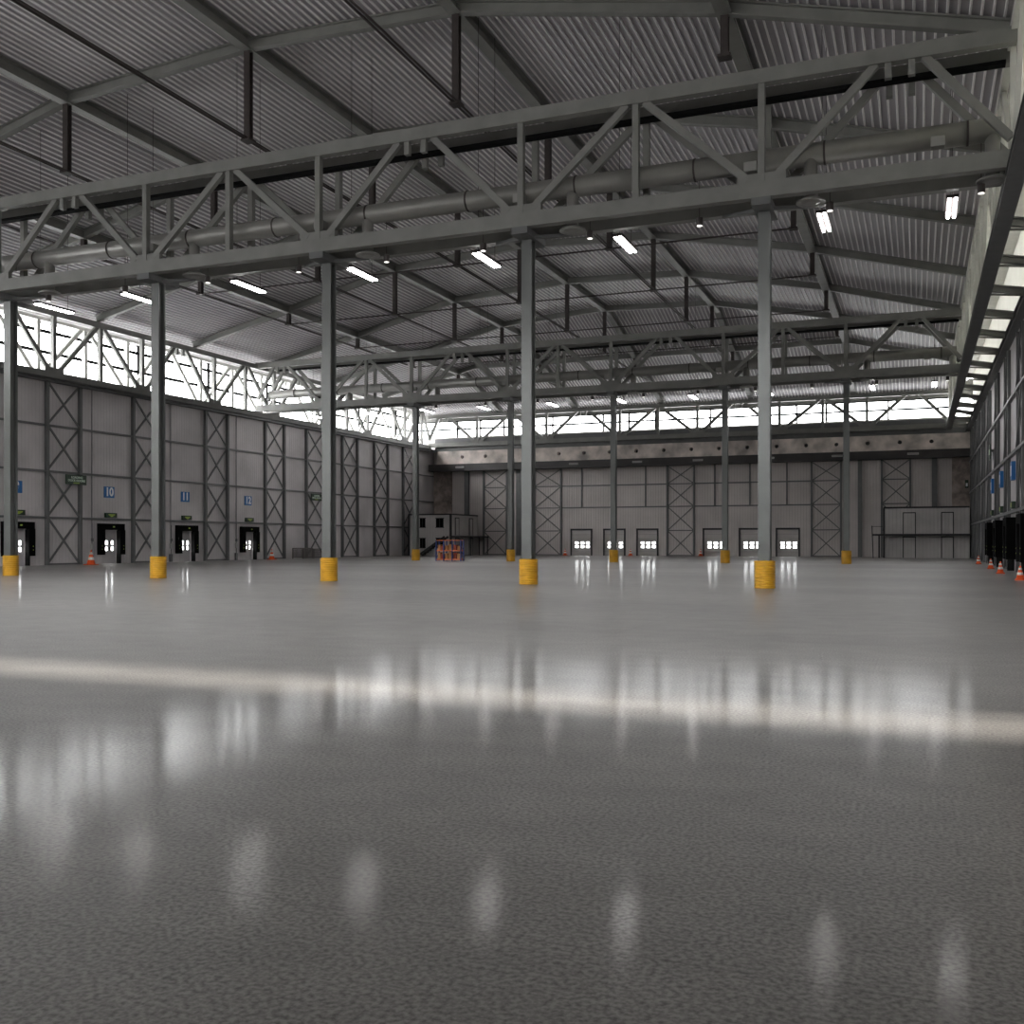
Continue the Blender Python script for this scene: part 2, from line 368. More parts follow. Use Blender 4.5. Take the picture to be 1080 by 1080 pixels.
    # cross ties between the two planes
truss('roof_truss', 'x', YB-.75, CX, NT, (XL, 1.75), 7.0, 9.35, 'shallow grey lattice truss in front of the end wall windows', 'roof trusses across the hall', cdb=.3, cdt=.22, mem=.2)
NBY = [Y1+DY*0-5.27*4+5.27*k for k in range(14)]
NBY = [y for y in NBY if YF+1 < y < YB-1]
NTY = [(y+2.635, k % 2 == 0) for k, y in enumerate(NBY) if y+2.635 < YB-.5]
truss('eaves_truss', 'y', XL+.05, NBY, NTY, (YF, YB-.6), 6.85, 9.75, 'grey lattice truss along the top of the left wall, its inner plane', 'eaves trusses', cdb=.3, cdt=.25, mem=.18)
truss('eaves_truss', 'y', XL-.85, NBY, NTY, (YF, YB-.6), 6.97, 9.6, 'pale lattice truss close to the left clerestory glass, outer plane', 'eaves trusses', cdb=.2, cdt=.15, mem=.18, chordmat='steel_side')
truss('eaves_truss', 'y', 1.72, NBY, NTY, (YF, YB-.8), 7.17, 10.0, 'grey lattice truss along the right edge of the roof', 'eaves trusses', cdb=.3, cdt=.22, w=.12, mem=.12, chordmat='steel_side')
# right side outer chord and cross members
tag(MB().ibeam((XR-.13, YF, 7.0), (XR-.13, YB, 7.0), .26, .32, .05).build('edge_beam', M['girt'], origin=(XR, 33, 7)), 'dark steel beam along the top of the right wall', 'beam')
tag(MB().ibeam((1.72, YF, 7.05), (1.72, YB-.8, 7.05), .34, .22, .05).build('edge_beam', M['girt'], origin=(1.72, 33, 7)), 'dark flanged beam under the truss at the right roof edge', 'beam')
tag(MB().ibeam((XL+.2, YF, 6.78), (XL+.2, YB, 6.78), .3, .18, .04).build('edge_beam', M['girt'], origin=(XL, 33, 6.8)), 'dark steel beam along the top of the left wall', 'beam')
y = Y1-DY; k = 0
while y < YB-1:
    if not abs(y-Y1) < .1 and not abs(y-Y2) < .1:
        o = thing('cross_bracket', (2.3, y, 7.2), f'grey tapered bracket bridging the right roof edge and wall, {ORD[k]} of the row', 'bracket', 'brackets at the right roof edge')
        MB().ibeam((1.9, y, 7.2), (2.74, y, 7.05), .16, .2, .04).build('arm', M['steel'], o)
        MB().beam((1.9, y, 7.02), (2.74, y, 6.93), .05, .05).build('strut', M['steel'], o)
        k += 1
    y += DY/2
# ------------------------------------------------------------------ roof beams (along y), rafters (along x), posts and tie rods
BX = [(-28.3, .28), (-22.5, .3), (-16.3, .3), (-10.3, .3), (-3.9, .34)]
for k, (x, w) in enumerate(BX):
    yb = ybreak(x); mb = MB(); d = .36
    zt = zx(x)
    mb.ibeam((x, YF, zt-d/2-.02), (x, yb, zt-d/2-.02), w, d, .04); mb.ibeam((x, yb, zt-d/2-.02), (x, YB-.3, zr(x, YB-.3)-d/2-.02), w, d, .04)
    tag(mb.build('roof_beam', M['steel'], origin=(x, 33, zt)), f'grey roof beam running away down the hall, {ORD[k]} from the left wall', 'beam', 'long roof beams')
RY = [Y1+DY*k for k in range(-3, 8)]
RX = [-34]+[b[0] for b in BX]+[1.9]
for k, y in enumerate(RY):
    if y > YB-1.5: continue
    mb = MB()
    pts = sorted(set(RX+[x for x in [-34+i*.25 for i in range(150)] if abs(zx(x)-(HIPE+.27*(YB-y))) < .04][:1]))
    if y > Y2+DY*1.2:       # hip: clip the profile where the end slope is lower
        zc = HIPE+.27*(YB-y); xs2 = [-34+i*.1 for i in range(360)]; ins = [x for x in xs2 if zx(x) > zc]
        pts = [x for x in RX if zx(x) <= zc]+([ins[0], ins[-1]] if ins else []); pts = sorted(set(pts))
    for a, b in zip(pts, pts[1:]):
        mb.ibeam((a, y, zr(a, y)-.2), (b, y, zr(b, y)-.2), .2, .3, .035)
    tag(mb.build('roof_rafter', M['steel'], origin=(-16, y, 12)), f'bent grey rafter crossing under the roof deck, {ORD[k]} from the camera', 'rafter', 'rafters under the roof deck')
ZTIE = 10.5
PY = [y for y in RY if Y1-.5 < y < YB-2]
names_b = ['the beam nearest the left wall', 'the second roof beam from the left', 'the middle roof beam', 'the fourth roof beam from the left', 'the beam nearest the right wall']
for j, (x, w) in enumerate(BX):
    for k, y in enumerate(PY):
        zt = zr(x, y)-.36
        if zt < ZTIE+.1: continue
        o = thing('hanging_post', (x, y, ZTIE), f'dark post hanging under {names_b[j]}, {ORD[k]} one going away', 'post', 'dark posts hanging under the roof')
        MB().ibeam((x, y, ZTIE), (x, y, zt), .17, .17, .03, (0, 1, 0)).build('shaft', M['post'], o)
        MB().box(x-.14, x+.14, y-.14, y+.14, ZTIE-.04, ZTIE+.02).build('foot_plate', M['post'], o)
for k, y in enumerate(PY[1:]):
    if zr(-22.5, y) < ZTIE+.5: continue
    mb = MB()
    pts = [(x, ZTIE) for x, w in BX if zr(x, y)-.36 > ZTIE+.1]
    for (a, za), (b, zb) in zip(pts, pts[1:]): mb.tube((a, y, za), (b, y, zb), .03, 6)
    tag(mb.build('tie_rod', M['post'], origin=(-16, y, ZTIE)), f'thin dark tie rod spanning across the hall, {ORD[k]} from the camera', 'tie rod', 'tie rods across the hall')
for k, (x, w) in enumerate(BX[:4]):
    mb = MB()
    for q in (-.05, .05): mb.beam((x+q, YF+2, ZTIE+.02), (x+q, Y2+DY*1.0, ZTIE+.02), .03, .05)
    if k in (1, 2, 3):
        for q in (-.05, .05): mb.beam((x+q, Y2+DY, ZTIE+.02), (x+q, YB-4, ZTIE-.1), .03, .05)
    tag(mb.build('tie_rod', M['post'], origin=(x, 30, ZTIE)), f'twin dark tie rods running down the hall under the {ORD[k]} roof beam from the left', 'tie rod', 'tie rods down the hall')
# wind bracing in the roof planes
k = 0
for (xa, xb, ya, yb2) in ((-34, -28.3, PY[1], PY[2]), (-28.3, -22.5, PY[2], PY[1]), (-3.9, 1.9, PY[2], PY[1]), (-34, -28.3, PY[3], PY[2])):
    pass
# ------------------------------------------------------------------ columns and guards
def hsec(mb, x, y, z0, z1, w, d, t):
    mb.box(x-w/2, x+w/2, y-d/2, y-d/2+t, z0, z1).box(x-w/2, x+w/2, y+d/2-t, y+d/2, z0, z1).box(x-t*.6, x+t*.6, y-d/2+t, y+d/2-t, z0, z1)
    return mb
def guard_mesh(x, y):
    n = 11; hh = .587; r = .222; zs = [(r-.012, -1)]
    for i in range(n):
        z = -1+hh*i/n; q = hh/n
        zs += [(r-.02, z+q*.04), (r, z+q*.22), (r, z+q*.7), (r-.02, z+q*.88)]
    zs += [(r-.012, -1+hh), (.2, -1+hh+.004)]
    return MB().lathe(x, y, zs, 32)
cn = 0
for row, (y, rn) in enumerate(((Y1, 'near row'), (Y2, 'far row'))):
    for k, x in enumerate(CX if row == 0 else CX2):
        if row == 0 and k == 5: continue
        nth = ['rightmost', 'second from the right', 'third from the right', 'fourth from the right', 'fifth from the right', 'sixth from the right, half hidden'][k]
        o = thing('steel_column', (x, y, -1), f'tall grey steel column of the {rn}, {nth}', 'column', f'columns of the {rn}')
        hsec(MB(), x, y, -1, ZB-.16, .25, .27, .035).build('shaft', M['column'], o)
        MB().box(x-.2, x+.2, y-.6, y+.6, ZB-.16, ZB).build('cap_plate', M['girt'], o)
        for sx in (-1, 1):
            MB().beam((x+sx*.15, y-.1, ZB-.12), (x+sx*.95, y+.38, ZB-.02), .07, .07).build('knee_brace', M['girt'], o)
        g = tag(guard_mesh(x, y).build('column_guard', M['yellow'], origin=(x, y, -1)), f'yellow ribbed guard on the {rn} column, {nth}', 'column guard', 'yellow column guards')
# ------------------------------------------------------------------ ducts
def duct(y, x0, x1, lab, drops, zc=8.12):
    r = .235; o = thing('ventilation_duct', ((x0+x1)/2, y, zc), lab, 'duct', 'ventilation ducts')
    MB().tube((x0, y, zc), (x1, y, zc), r, 28).build('pipe', M['duct'], o, True)
    MB().tube((x0, y, zc), (x0+.02, y, zc), r+.01, 28).build('end_cap', M['duct'], o)
    x = x1-.6; k = 0
    while x > x0+.5:
        MB().tube((x-.02, y, zc), (x+.02, y, zc), r+.015, 24).build('strap', M['post'], o); x -= 2.72
    for d in drops:
        b = MB().tube((d, y-.05, zc-.1), (d, y-.05, 7.12), .14, 18).build('branch_pipe', M['duct'], o, True)
        MB().lathe(d, y-.05, [(.14, 7.2), (.3, 7.12), (.3, 7.09), (.2, 7.1), (.12, 7.08)], 22).build('diffuser', M['duct'], b)
    for d in drops:
        xx = d-1.2 if d < 1 else d-1
        MB().box(xx-.13, xx+.13, y-.42, y-.22, zc-.32, zc-.12).build('damper_box', M['duct'], o)
    return o
DR = [1.35, -2.1, -7.35, -12.7, -18.0, -23.1, -28.3]
duct(Y1-.0, -33.4, 1.5, 'large round grey duct inside the nearest truss row', DR)
duct(Y2-.0, -33.4, 1.5, 'large round grey duct inside the second truss row', DR)
# ------------------------------------------------------------------ hanging lamps
def strip(x, y, z, lab, grp, L=1.35):
    o = thing('strip_light', (x, y, z), lab, 'lamp', grp)
    MB().box(x-.12, x+.12, y-.03, y+L+.03, z+.01, z+.07).build('housing', M['post'], o)
    for q in (-.062, .062): MB().box(x+q-.028, x+q+.028, y, y+L, z-.02, z+.012).build('tube', M['tube'], o)
    for q in (.15, L-.15): MB().tube((x, y+q, z+.06), (x, y+q, zr(x, y+q)-.035), .007, 5).build('cable', M['post'], o)
LX = [.65, -1.95, -6.5, -10.1, -13.7, -17.3, -21.1, -24.4, -27.8, -31.2]
for r_, (y, rn) in enumerate(((Y1+.7, 'near'), (Y2+.7, 'second'))):
    for k, x in enumerate(LX):
        if r_ == 0 and k > 7: continue
        strip(x, y, 7.08-.12*r_, f'long twin tube strip light hanging below the {rn} truss row, {ORD[k]} from the right', f'strip lights below the {rn} truss row')
def spot(x, y, z, lab, grp):
    o = thing('pendant_spotlight', (x, y, z), lab, 'lamp', grp)
    MB().tube((x, y, z), (x, y, z+.17), .075, 14).build('housing', M['post'], o)
    MB().tube((x, y, z-.01), (x, y, z+.0), .06, 14).build('lens', M['lens'], o)
    MB().tube((x, y, z+.17), (x, y, 7.9), .008, 5).build('cable', M['post'], o)
SX = [1.15, -1.72, -4.45, -6.95, -9.6, -12.2, -14.75, -17.6, -20.4, -23.2]
for r_, (y, rn) in enumerate(((Y1-.0, 'near'), (Y2-.0, 'second'))):
    for k, x in enumerate(SX):
        spot(x, y, 6.9, f'small black pendant spotlight under the {rn} truss row, {ORD[k]} from the right', f'pendant spotlights under the {rn} truss row')

# ------------------------------------------------------------------ side wall framing
LB = [(17.0, 18.8), (22.1, 23.9), (27.2, 29.0), (32.31, 34.12), (37.34, 39.1), (42.5, 44.3), (47.63, 49.46), (51.75, 53.73), (55.83, 57.7), (59.93, 61.77), (64.0, 66.0)]
GZ = [1.0, 2.95, 4.88]
def lattice(axis, c, sgn, a, b, zs, lab, cat_group, w=.13, dep=.16, br=.075, m='girt'):
    """a braced bay standing against a wall; c = wall face, sgn = into the room"""
    def pt(q, z, d): return (c+sgn*d, q, z) if axis == 'y' else (q, c+sgn*d, z)
    o = thing('braced_frame', pt((a+b)/2, -1, dep/2), lab, 'wall frame', cat_group)
    for q in (a, b):
        if axis == 'y': MB().box(min(c, c+sgn*dep), max(c, c+sgn*dep), q-w/2, q+w/2, -1, zs[-1]).build('upright', M[m], o)
        else: MB().box(q-w/2, q+w/2, min(c, c+sgn*dep), max(c, c+sgn*dep), -1, zs[-1]).build('upright', M[m], o)
    for z0, z1 in zip(zs, zs[1:]):
        MB().beam(pt(a+w/2, z0+.05, .04), pt(b-w/2, z1-.05, .04), .05, br).build('brace', M[m], o)
        MB().beam(pt(a+w/2, z1-.05, .10), pt(b-w/2, z0+.05, .10), .05, br).build('brace', M[m], o)
    for z in zs[:-1]:
        MB().beam(pt(a, z if z > -1 else -.96, .04), pt(b, z if z > -1 else -.96, .04), .07, .07).build('rung', M[m], o)
ZS = [-1]+GZ+[6.72]
for k, (a, b) in enumerate(LB):
    if a < 26: continue
    lattice('y', XL, 1, a, b, ZS, f'dark steel frame with crossed bracing on the left wall, {ORD[k-2]} bay from the left', 'braced frames on the left wall')
for k, z in enumerate(GZ):
    tag(MB().beam((XL+.05, YF, z), (XL+.05, YB, z), .1, .085).build('wall_girt', M['girt'], origin=(XL, 33, z)), f'dark horizontal rail on the left wall, {ORD[k]} up from the floor', 'wall rail', 'rails on the left wall')
    tag(MB().beam((XR-.06, YF, z), (XR-.06, YB, z), .12, .1).build('wall_girt', M['girt'], origin=(XR, 33, z)), f'dark horizontal rail on the right wall, {ORD[k]} up from the floor', 'wall rail', 'rails on the right wall')
RB = [(24.3, 26.0), (29.4, 31.2), (34.5, 36.3), (39.7, 41.4), (44.8, 46.5), (49.9, 51.7), (54, 55.9), (58.2, 60), (62.3, 64.1), (66, 67.8)]
for k, (a, b) in enumerate(RB):
    lattice('y', XR, -1, a, b, ZS, f'dark steel frame with crossed bracing on the right wall, {ORD[k]} bay going away', 'braced frames on the right wall', dep=.1)
# thin conduits on the left wall beside each braced bay
for k, y in enumerate((34.85, 39.95, 45.1)):
    tag(MB().tube((XL+.03, y, -.1), (XL+.03, y, 6.7), .018, 6).build('conduit', M['girt'], origin=(XL, y, -1)), f'thin vertical conduit on the left wall, {ORD[k]} from the left', 'conduit', 'conduits on the left wall')

# ------------------------------------------------------------------ signs
def text_mesh(name, s, size, mtl, parent, origin, face, fx=1.0, bold=.0, align='CENTER', off=.02):
    cu = bpy.data.curves.new(name, 'FONT'); cu.body = s; cu.size = size*S; cu.align_x = align; cu.align_y = 'CENTER'; cu.extrude = .006; cu.offset = bold
    to = bpy.data.objects.new(name, cu); me = bpy.data.meshes.new_from_object(to)
    bpy.data.objects.remove(to); bpy.data.curves.remove(cu)
    base = P(origin)
    for v in me.vertices:
        x_, y_, z_ = v.co.x*fx, v.co.y, v.co.z
        if face == '+x': v.co = (off*S+z_, x_, y_)
        elif face == '-x': v.co = (-off*S-z_, -x_, y_)
        else: v.co = (x_, -off*S-z_, y_)
        v.co = Vector(v.co)+base-parent.location
    me.materials.clear(); me.materials.append(mtl); me.update()
    o = bpy.data.objects.new(name, me); COL.objects.link(o); o.parent = parent; return o
def panel(x, y, z, w, h, m, parent, face, name='panel', d=.03, off=0):
    if face == '+x': mb = MB().box(x+off, x+off+d, y-w/2, y+w/2, z-h/2, z+h/2)
    elif face == '-x': mb = MB().box(x-off-d, x-off, y-w/2, y+w/2, z-h/2, z+h/2)
    else: mb = MB().box(x-w/2, x+w/2, y-off-d, y-off, z-h/2, z+h/2)
    return mb.build(name, M[m], parent)
for n, y in zip(('9', '10', '11', '12'), LDY):
    o = thing('dock_number_sign', (XL, y, 2.2), f'{ORD[LDY.index(y)]} blue dock number sign from the left, reading {n}', 'sign', 'blue dock number signs on the left wall')
    panel(XL, y-.05, 2.22, .62, .5, 'blue', o, '+x')
    text_mesh('number', n, .62 if n == '9' else .52, M['white'], o, (XL, y-.05, 2.22), '+x', .95 if len(n) == 2 else 1, .032, off=.032)
    o = thing('door_sign', (XL, y, 1.17), f'small green sign over the {ORD[LDY.index(y)]} numbered dock door from the left', 'sign', 'small green door signs on the left wall')
    panel(XL, y, 1.18, .66, .21, 'green', o, '+x', off=.0, d=.12)
    MB().box(XL+.12, XL+.125, y-.2, y+.2, 1.2, 1.23).build('light_stripe', M['signyellow'], o)
    MB().poly([(XL+.124, y-.2, 1.19), (XL+.124, y+.2, 1.19), (XL+.124, y, 1.10)], [(0, 1, 2)]).build('arrow_mark', M['signyellow'], o)
for k, y in enumerate(RDY[1:]):
    o = thing('dock_number_sign', (XR, y, 2.35), f'blue dock sign seen edge on, high on the right wall, {ORD[k]} one going away', 'sign', 'blue dock number signs on the right wall')
    panel(XR, y, 2.37, .6, .62, 'blue', o, '-x', d=.12)
    MB().box(XR-.125, XR-.12, y-.1, y+.2, 2.2, 2.54).build('number_stroke', M['white'], o)
    o = thing('door_sign', (XR, y, 1.22), f'small green sign seen edge on over a right wall dock door, {ORD[k]} one going away', 'sign', 'small green door signs on the right wall')
    panel(XR, y, 1.22, .66, .24, 'green', o, '-x', d=.12)
    MB().box(XR-.125, XR-.12, y-.12, y+.15, 1.15, 1.29).build('pale_mark', M['signyellow'], o)
def dock_sign(y, z, w, h, lab, ts):
    o = thing('loading_sign', (XL+.2, y, z), lab, 'sign', 'green loading signs on the left wall')
    panel(XL, y, z, w, h, 'green', o, '+x', off=.2, d=.04)
    for q in (-.3, .3): MB().box(XL+.14, XL+.2, y+q*w-.02, y+q*w+.02, z+h*.3, z+h*.36).build('bracket', M['girt'], o)
    text_mesh('lettering', 'LOADING', ts, M['signtext'], o, (XL, y+w*.03, z+h*.22), '+x', 1.1, .004, off=.243)
    text_mesh('lettering', 'DOCK DOORS', ts, M['signtext'], o, (XL, y+w*.01, z-h*.1), '+x', 1.1, .004, off=.243)
    MB().box(XL+.24, XL+.246, y-.15*w, y+.15*w, z-h*.38, z-h*.3).build('yellow_stripe', M['signyellow'], o)
dock_sign(33.75, 2.66, 1.15, .42, 'green sign reading LOADING DOCK DOORS between docks 9 and 10', .13)
dock_sign(52.6, 2.66, 1.15, .40, 'green sign reading LOADING DOCK DOORS right of dock 12', .13)
o = thing('loading_sign', (XR-.2, 48.6, 3.85), 'dark green sign seen edge on, upper right wall above the blue signs', 'sign')
panel(XR, 48.6, 3.85, .9, .65, 'green', o, '-x', off=.12, d=.04)
for q in (48.35, 48.85): MB().box(XR-.13, XR, q-.03, q+.03, 3.9, 3.95).build('bracket', M['girt'], o)
MB().box(XR-.17, XR-.16, 48.4, 48.8, 3.75, 3.98).build('pale_mark', M['signtext'], o)
o = thing('exit_sign', (2.75, YB-.25, 3.5), 'tiny green and white sign high in the right corner of the end wall', 'sign')
panel(2.75, YB-.25, 3.55, .2, .5, 'green', o, '-y'); MB().box(2.7, 2.8, YB-.285, YB-.28, 3.4, 3.6).build('white_mark', M['white'], o)

# ------------------------------------------------------------------ dock doors
def dock_door(c, sgn, y, lab_side, n):
    """structure: leaf with panes, black shelter frame, guide rail"""
    def bx(mb, d0, d1, y0, y1, z0, z1): return mb.box(min(c+sgn*d0, c+sgn*d1), max(c+sgn*d0, c+sgn*d1), y0, y1, z0, z1)
    # leaf as grid with holes: two rows of three panes
    o = thing('dock_door', (c, y, -1), lab_side, 'door', 'dock doors on the left wall' if sgn > 0 else 'dock doors on the right wall')
    leaf = MB(); d0, d1 = -.15, -.11
    cols = [(-.27, .0), (.07, .15), (.2, .35)]; rows = [(-.42, -.24), (-.15, .03)]
    zc = -1
    for r0, r1 in rows:
        bx(leaf, d0, d1, y-DW, y+DW, zc, r0); cur = -DW
        for a, b in cols: bx(leaf, d0, d1, y+cur, y+a, r0, r1); cur = b
        bx(leaf, d0, d1, y+cur, y+DW, r0, r1); zc = r1
    bx(leaf, d0, d1, y-DW, y+DW, zc, DT)
    lf = leaf.build('leaf', M['door'], o)
    for r0, r1 in rows:
        for i, (a, b) in enumerate(cols):
            bx(MB(), -.14, -.12, y+a, y+b, r0, r1).build('pane', M['black'] if i == 1 else M['glass'], lf)
    for q in (-1, 1):
        a, b = sorted((y+q*DW, y+q*.77)); bx(MB(), 0, .2 if sgn > 0 else .32, a, b, -.6, DT).build('side_seal', M['black'], o)
        for z in (-.2, -.35):
            bx(MB(), .2 if sgn > 0 else .32, .205 if sgn > 0 else .325, y+q*.66-.015, y+q*.66+.015, z-.02, z+.02).build('reflector', M['signyellow'], o)
    bx(MB(), 0, .17 if sgn > 0 else .32, y-.77, y+.77, DT, .8).build('head_seal', M['black'], o)
    bx(MB(), .17, .18, y+.02, y+.13, .63, .69).build('dock_light', M['signyellow'], o)
    bx(MB(), -.02, .2, y+DW-.03, y+DW+.03, -1, .5).build('guide_rail', M['frameblack'], o)
    return o
for n, y in zip((8, 9, 10, 11, 12), LDY0):
    dock_door(XL, 1, y, f'grey dock door with bright panes, {ORD[n-9]} numbered one on the left wall' if n > 8 else 'dock door at the very left edge, mostly hidden by the first column', n)
for k, y in enumerate(RDY):
    dock_door(XR, -1, y, f'dark dock door with black seals on the right wall, {ORD[k]} going away', k)
for n, y in zip((9, 10, 11, 12), LDY):
    o = thing('control_box', (XL, y-1.1, -.2), f'small grey control boxes beside the {ORD[LDY.index(y)]} numbered dock door from the left', 'control box', 'door control boxes')
    MB().box(XL, XL+.06, y-1.13, y-1.03, .0, .14).build('box', M['girt'], o)
    MB().box(XL, XL+.07, y-1.17, y-1.04, -.35, -.1).build('box', M['grey'], o)
    MB().tube((XL+.02, y-1.08, -1), (XL+.02, y-1.08, .8), .02, 6).build('conduit', M['girt'], o)
    MB().box(XL, XL+.09, y-1.2, y-1.05, -1, -.62).build('box', M['girt'], o)
# ------------------------------------------------------------------ back wall
for k, (a, b) in enumerate(bd):
    o = thing('sectional_door', ((a+b)/2, YB, -1), f'grey overhead door with six bright panes in the end wall, {ORD[k]} from the left', 'door', 'overhead doors in the end wall')
    w = b-a; cols = [(a+w*(.18+.27*i), a+w*(.345+.27*i)) for i in range(3)]; rows = [(-.45, -.30), (-.19, -.04)]
    leaf = MB(); zc = -1
    for r0, r1 in rows:
        leaf.box(a, b, YB+.05, YB+.09, zc, r0); cur = a
        for p, q in cols: leaf.box(cur, p, YB+.05, YB+.09, r0, r1); cur = q
        leaf.box(cur, b, YB+.05, YB+.09, r0, r1); zc = r1
    leaf.box(a, b, YB+.05, YB+.09, zc, .8); lf = leaf.build('leaf', M['backdoor'], o)
    for r0, r1 in rows:
        for p, q in cols: MB().box(p, q, YB+.06, YB+.07, r0, r1).build('pane', M['glass'], lf)
    for q in (a, b): MB().box(q-.05, q+.05, YB-.06, YB, -1, .85).build('jamb', M['darktrim'], o)
    MB().box(a-.05, b+.05, YB-.08, YB, .78, .9).build('lintel', M['darktrim'], o)
BB = [(510.5, 535), (564, 592), (704, 732), (856, 887), (930, 960)]
bb = [(onY(a, YB), onY(b, YB)) for a, b in BB]
ZSB = [-1, .75, 2.4, 3.95, 5.2]
for k, (a, b) in enumerate(bb):
    lattice('x', YB, -1, a, b, ZSB, f'dark steel frame with crossed bracing on the end wall, {ORD[k]} from the left', 'braced frames on the end wall', dep=.12, br=.06)
gseg = [(bb[1][1], bb[2][0]), (bb[2][1], bb[3][0])]
for k, (a, b) in enumerate(gseg):
    side = 'left' if k == 0 else 'right'
    for z, nm in ((2.4, 'lower'), (3.95, 'upper')):
        tag(MB().beam((a, YB-.04, z), (b, YB-.04, z), .08, .09).build('wall_girt', M['girt'], origin=(a, YB, z)), f'{nm} dark rail on the end wall above the {side} group of doors', 'wall rail', 'rails on the end wall')
for k, px in enumerate((613.7, 681, 754, 791, 830)):
    x = onY(px, YB); tag(MB().beam((x, YB-.04, 2.4), (x, YB-.04, 5.2), .1, .08).build('wall_stud', M['girt'], origin=(x, YB, 2.4)), f'dark vertical stud high on the end wall, {ORD[k]} from the left', 'wall stud', 'studs on the end wall')
for k, (px, w) in enumerate(((493, .35), (548, .4), (907, .25), (985.5, .3), (603-11, .1))):
    if k == 4: continue
    x = onY(px, YB); tag(MB().box(x-w/2, x+w/2, YB-.2, YB, -1, 5.2).build('wall_pilaster', M['girt'], origin=(x, YB, -1)), f'dark full height pilaster on the end wall, {ORD[k]} from the left', 'pilaster', 'pilasters on the end wall')
tag(MB().box(onY(459, YB), onY(477, YB), YB-.25, YB, -1, 5.2).build('masonry_pier', M['brick'], origin=(-33, YB, -1)), 'stained brown masonry strip at the left end of the end wall', 'pier')
tag(MB().box(onY(1004, YB), XR-.01, YB-.25, YB, -1, 5.2).build('masonry_pier', M['brick'], origin=(2.5, YB, -1)), 'stained brown masonry strip at the right end of the end wall', 'pier')
# concrete beam with real round holes
holes = [onY(p, YB-.8) for p in (487.5, 512, 537, 563, 589.5, 616, 643, 671, 700, 729, 758, 788, 819, 850, 882, 915, 949, 982.5)]
def beam_with_holes(x0, x1, y0, y1, z0, z1, hs, zc, r):
    mb = MB(); n = 16; cells = []; cur = x0
    q = r*1.6
    for h in hs:
        mb.box(cur, h-q, y0, y1, z0, z1); mb.box(h-q, h+q, y0, y1, z0, zc-q); mb.box(h-q, h+q, y0, y1, zc+q, z1)
        sq = []
        for i in range(n):
            t = 2*math.pi*i/n; cx_, sz_ = math.cos(t), math.sin(t); m_ = q/max(abs(cx_), abs(sz_)); sq.append((cx_*m_, sz_*m_))
        pts = []
        for yy in (y0, y1):
            pts += [(h+a, yy, zc+b) for a, b in sq]+[(h+r*math.cos(2*math.pi*i/n), yy, zc+r*math.sin(2*math.pi*i/n)) for i in range(n)]
        f = []
        for i in range(n):
            j = (i+1) % n
            f += [(i, j, n+j, n+i), (2*n+i, 3*n+i, 3*n+j, 2*n+j), (n+i, n+j, 3*n+j, 3*n+i)]
        mb.poly(pts, f); cur = h+q
    mb.box(cur, x1, y0, y1, z0, z1); return mb
o = thing('concrete_beam', (-15, YB-.5, 5.75), 'stained concrete beam with a row of round holes across the end wall', 'beam')
beam_with_holes(-33.3, XR-.02, YB-.8, YB-.45, 5.72, 6.68, holes, 6.22, .13).build('web', M['concrete'], o)
MB().box(-33.3, XR-.02, YB-.44, YB-.02, 5.72, 6.68).build('backing', M['channel'], o)
tag(MB().box(-34+.05, XR-.02, YB-.95, YB-.02, 5.2, 5.7).build('steel_channel', M['channel'], origin=(-15, YB, 5.2)), 'dark steel channel below the concrete beam', 'beam')
tag(MB().box(-33.6, XR-.28, YB-.55, YB-.02, 6.7, 7.62).build('ledge_panel', M['girt'], origin=(-15, YB, 6.7)), 'grey ledge panel between the concrete beam and the end windows', 'panel')
for k, px in enumerate((485, 605, 672, 736, 811, 883, 963)):
    x = onY(px, YB-1); o = thing('wall_light', (x, YB-.98, 5.45), f'small grey fitting on the dark channel, {ORD[k]} from the left', 'lamp', 'fittings on the dark channel')
    MB().box(x-.33, x+.33, YB-1.05, YB-.95, 5.4, 5.52).build('housing', M['grey'], o); MB().box(x-.3, x+.3, YB-1.06, YB-1.05, 5.42, 5.5).build('cover', M['duct'], o)

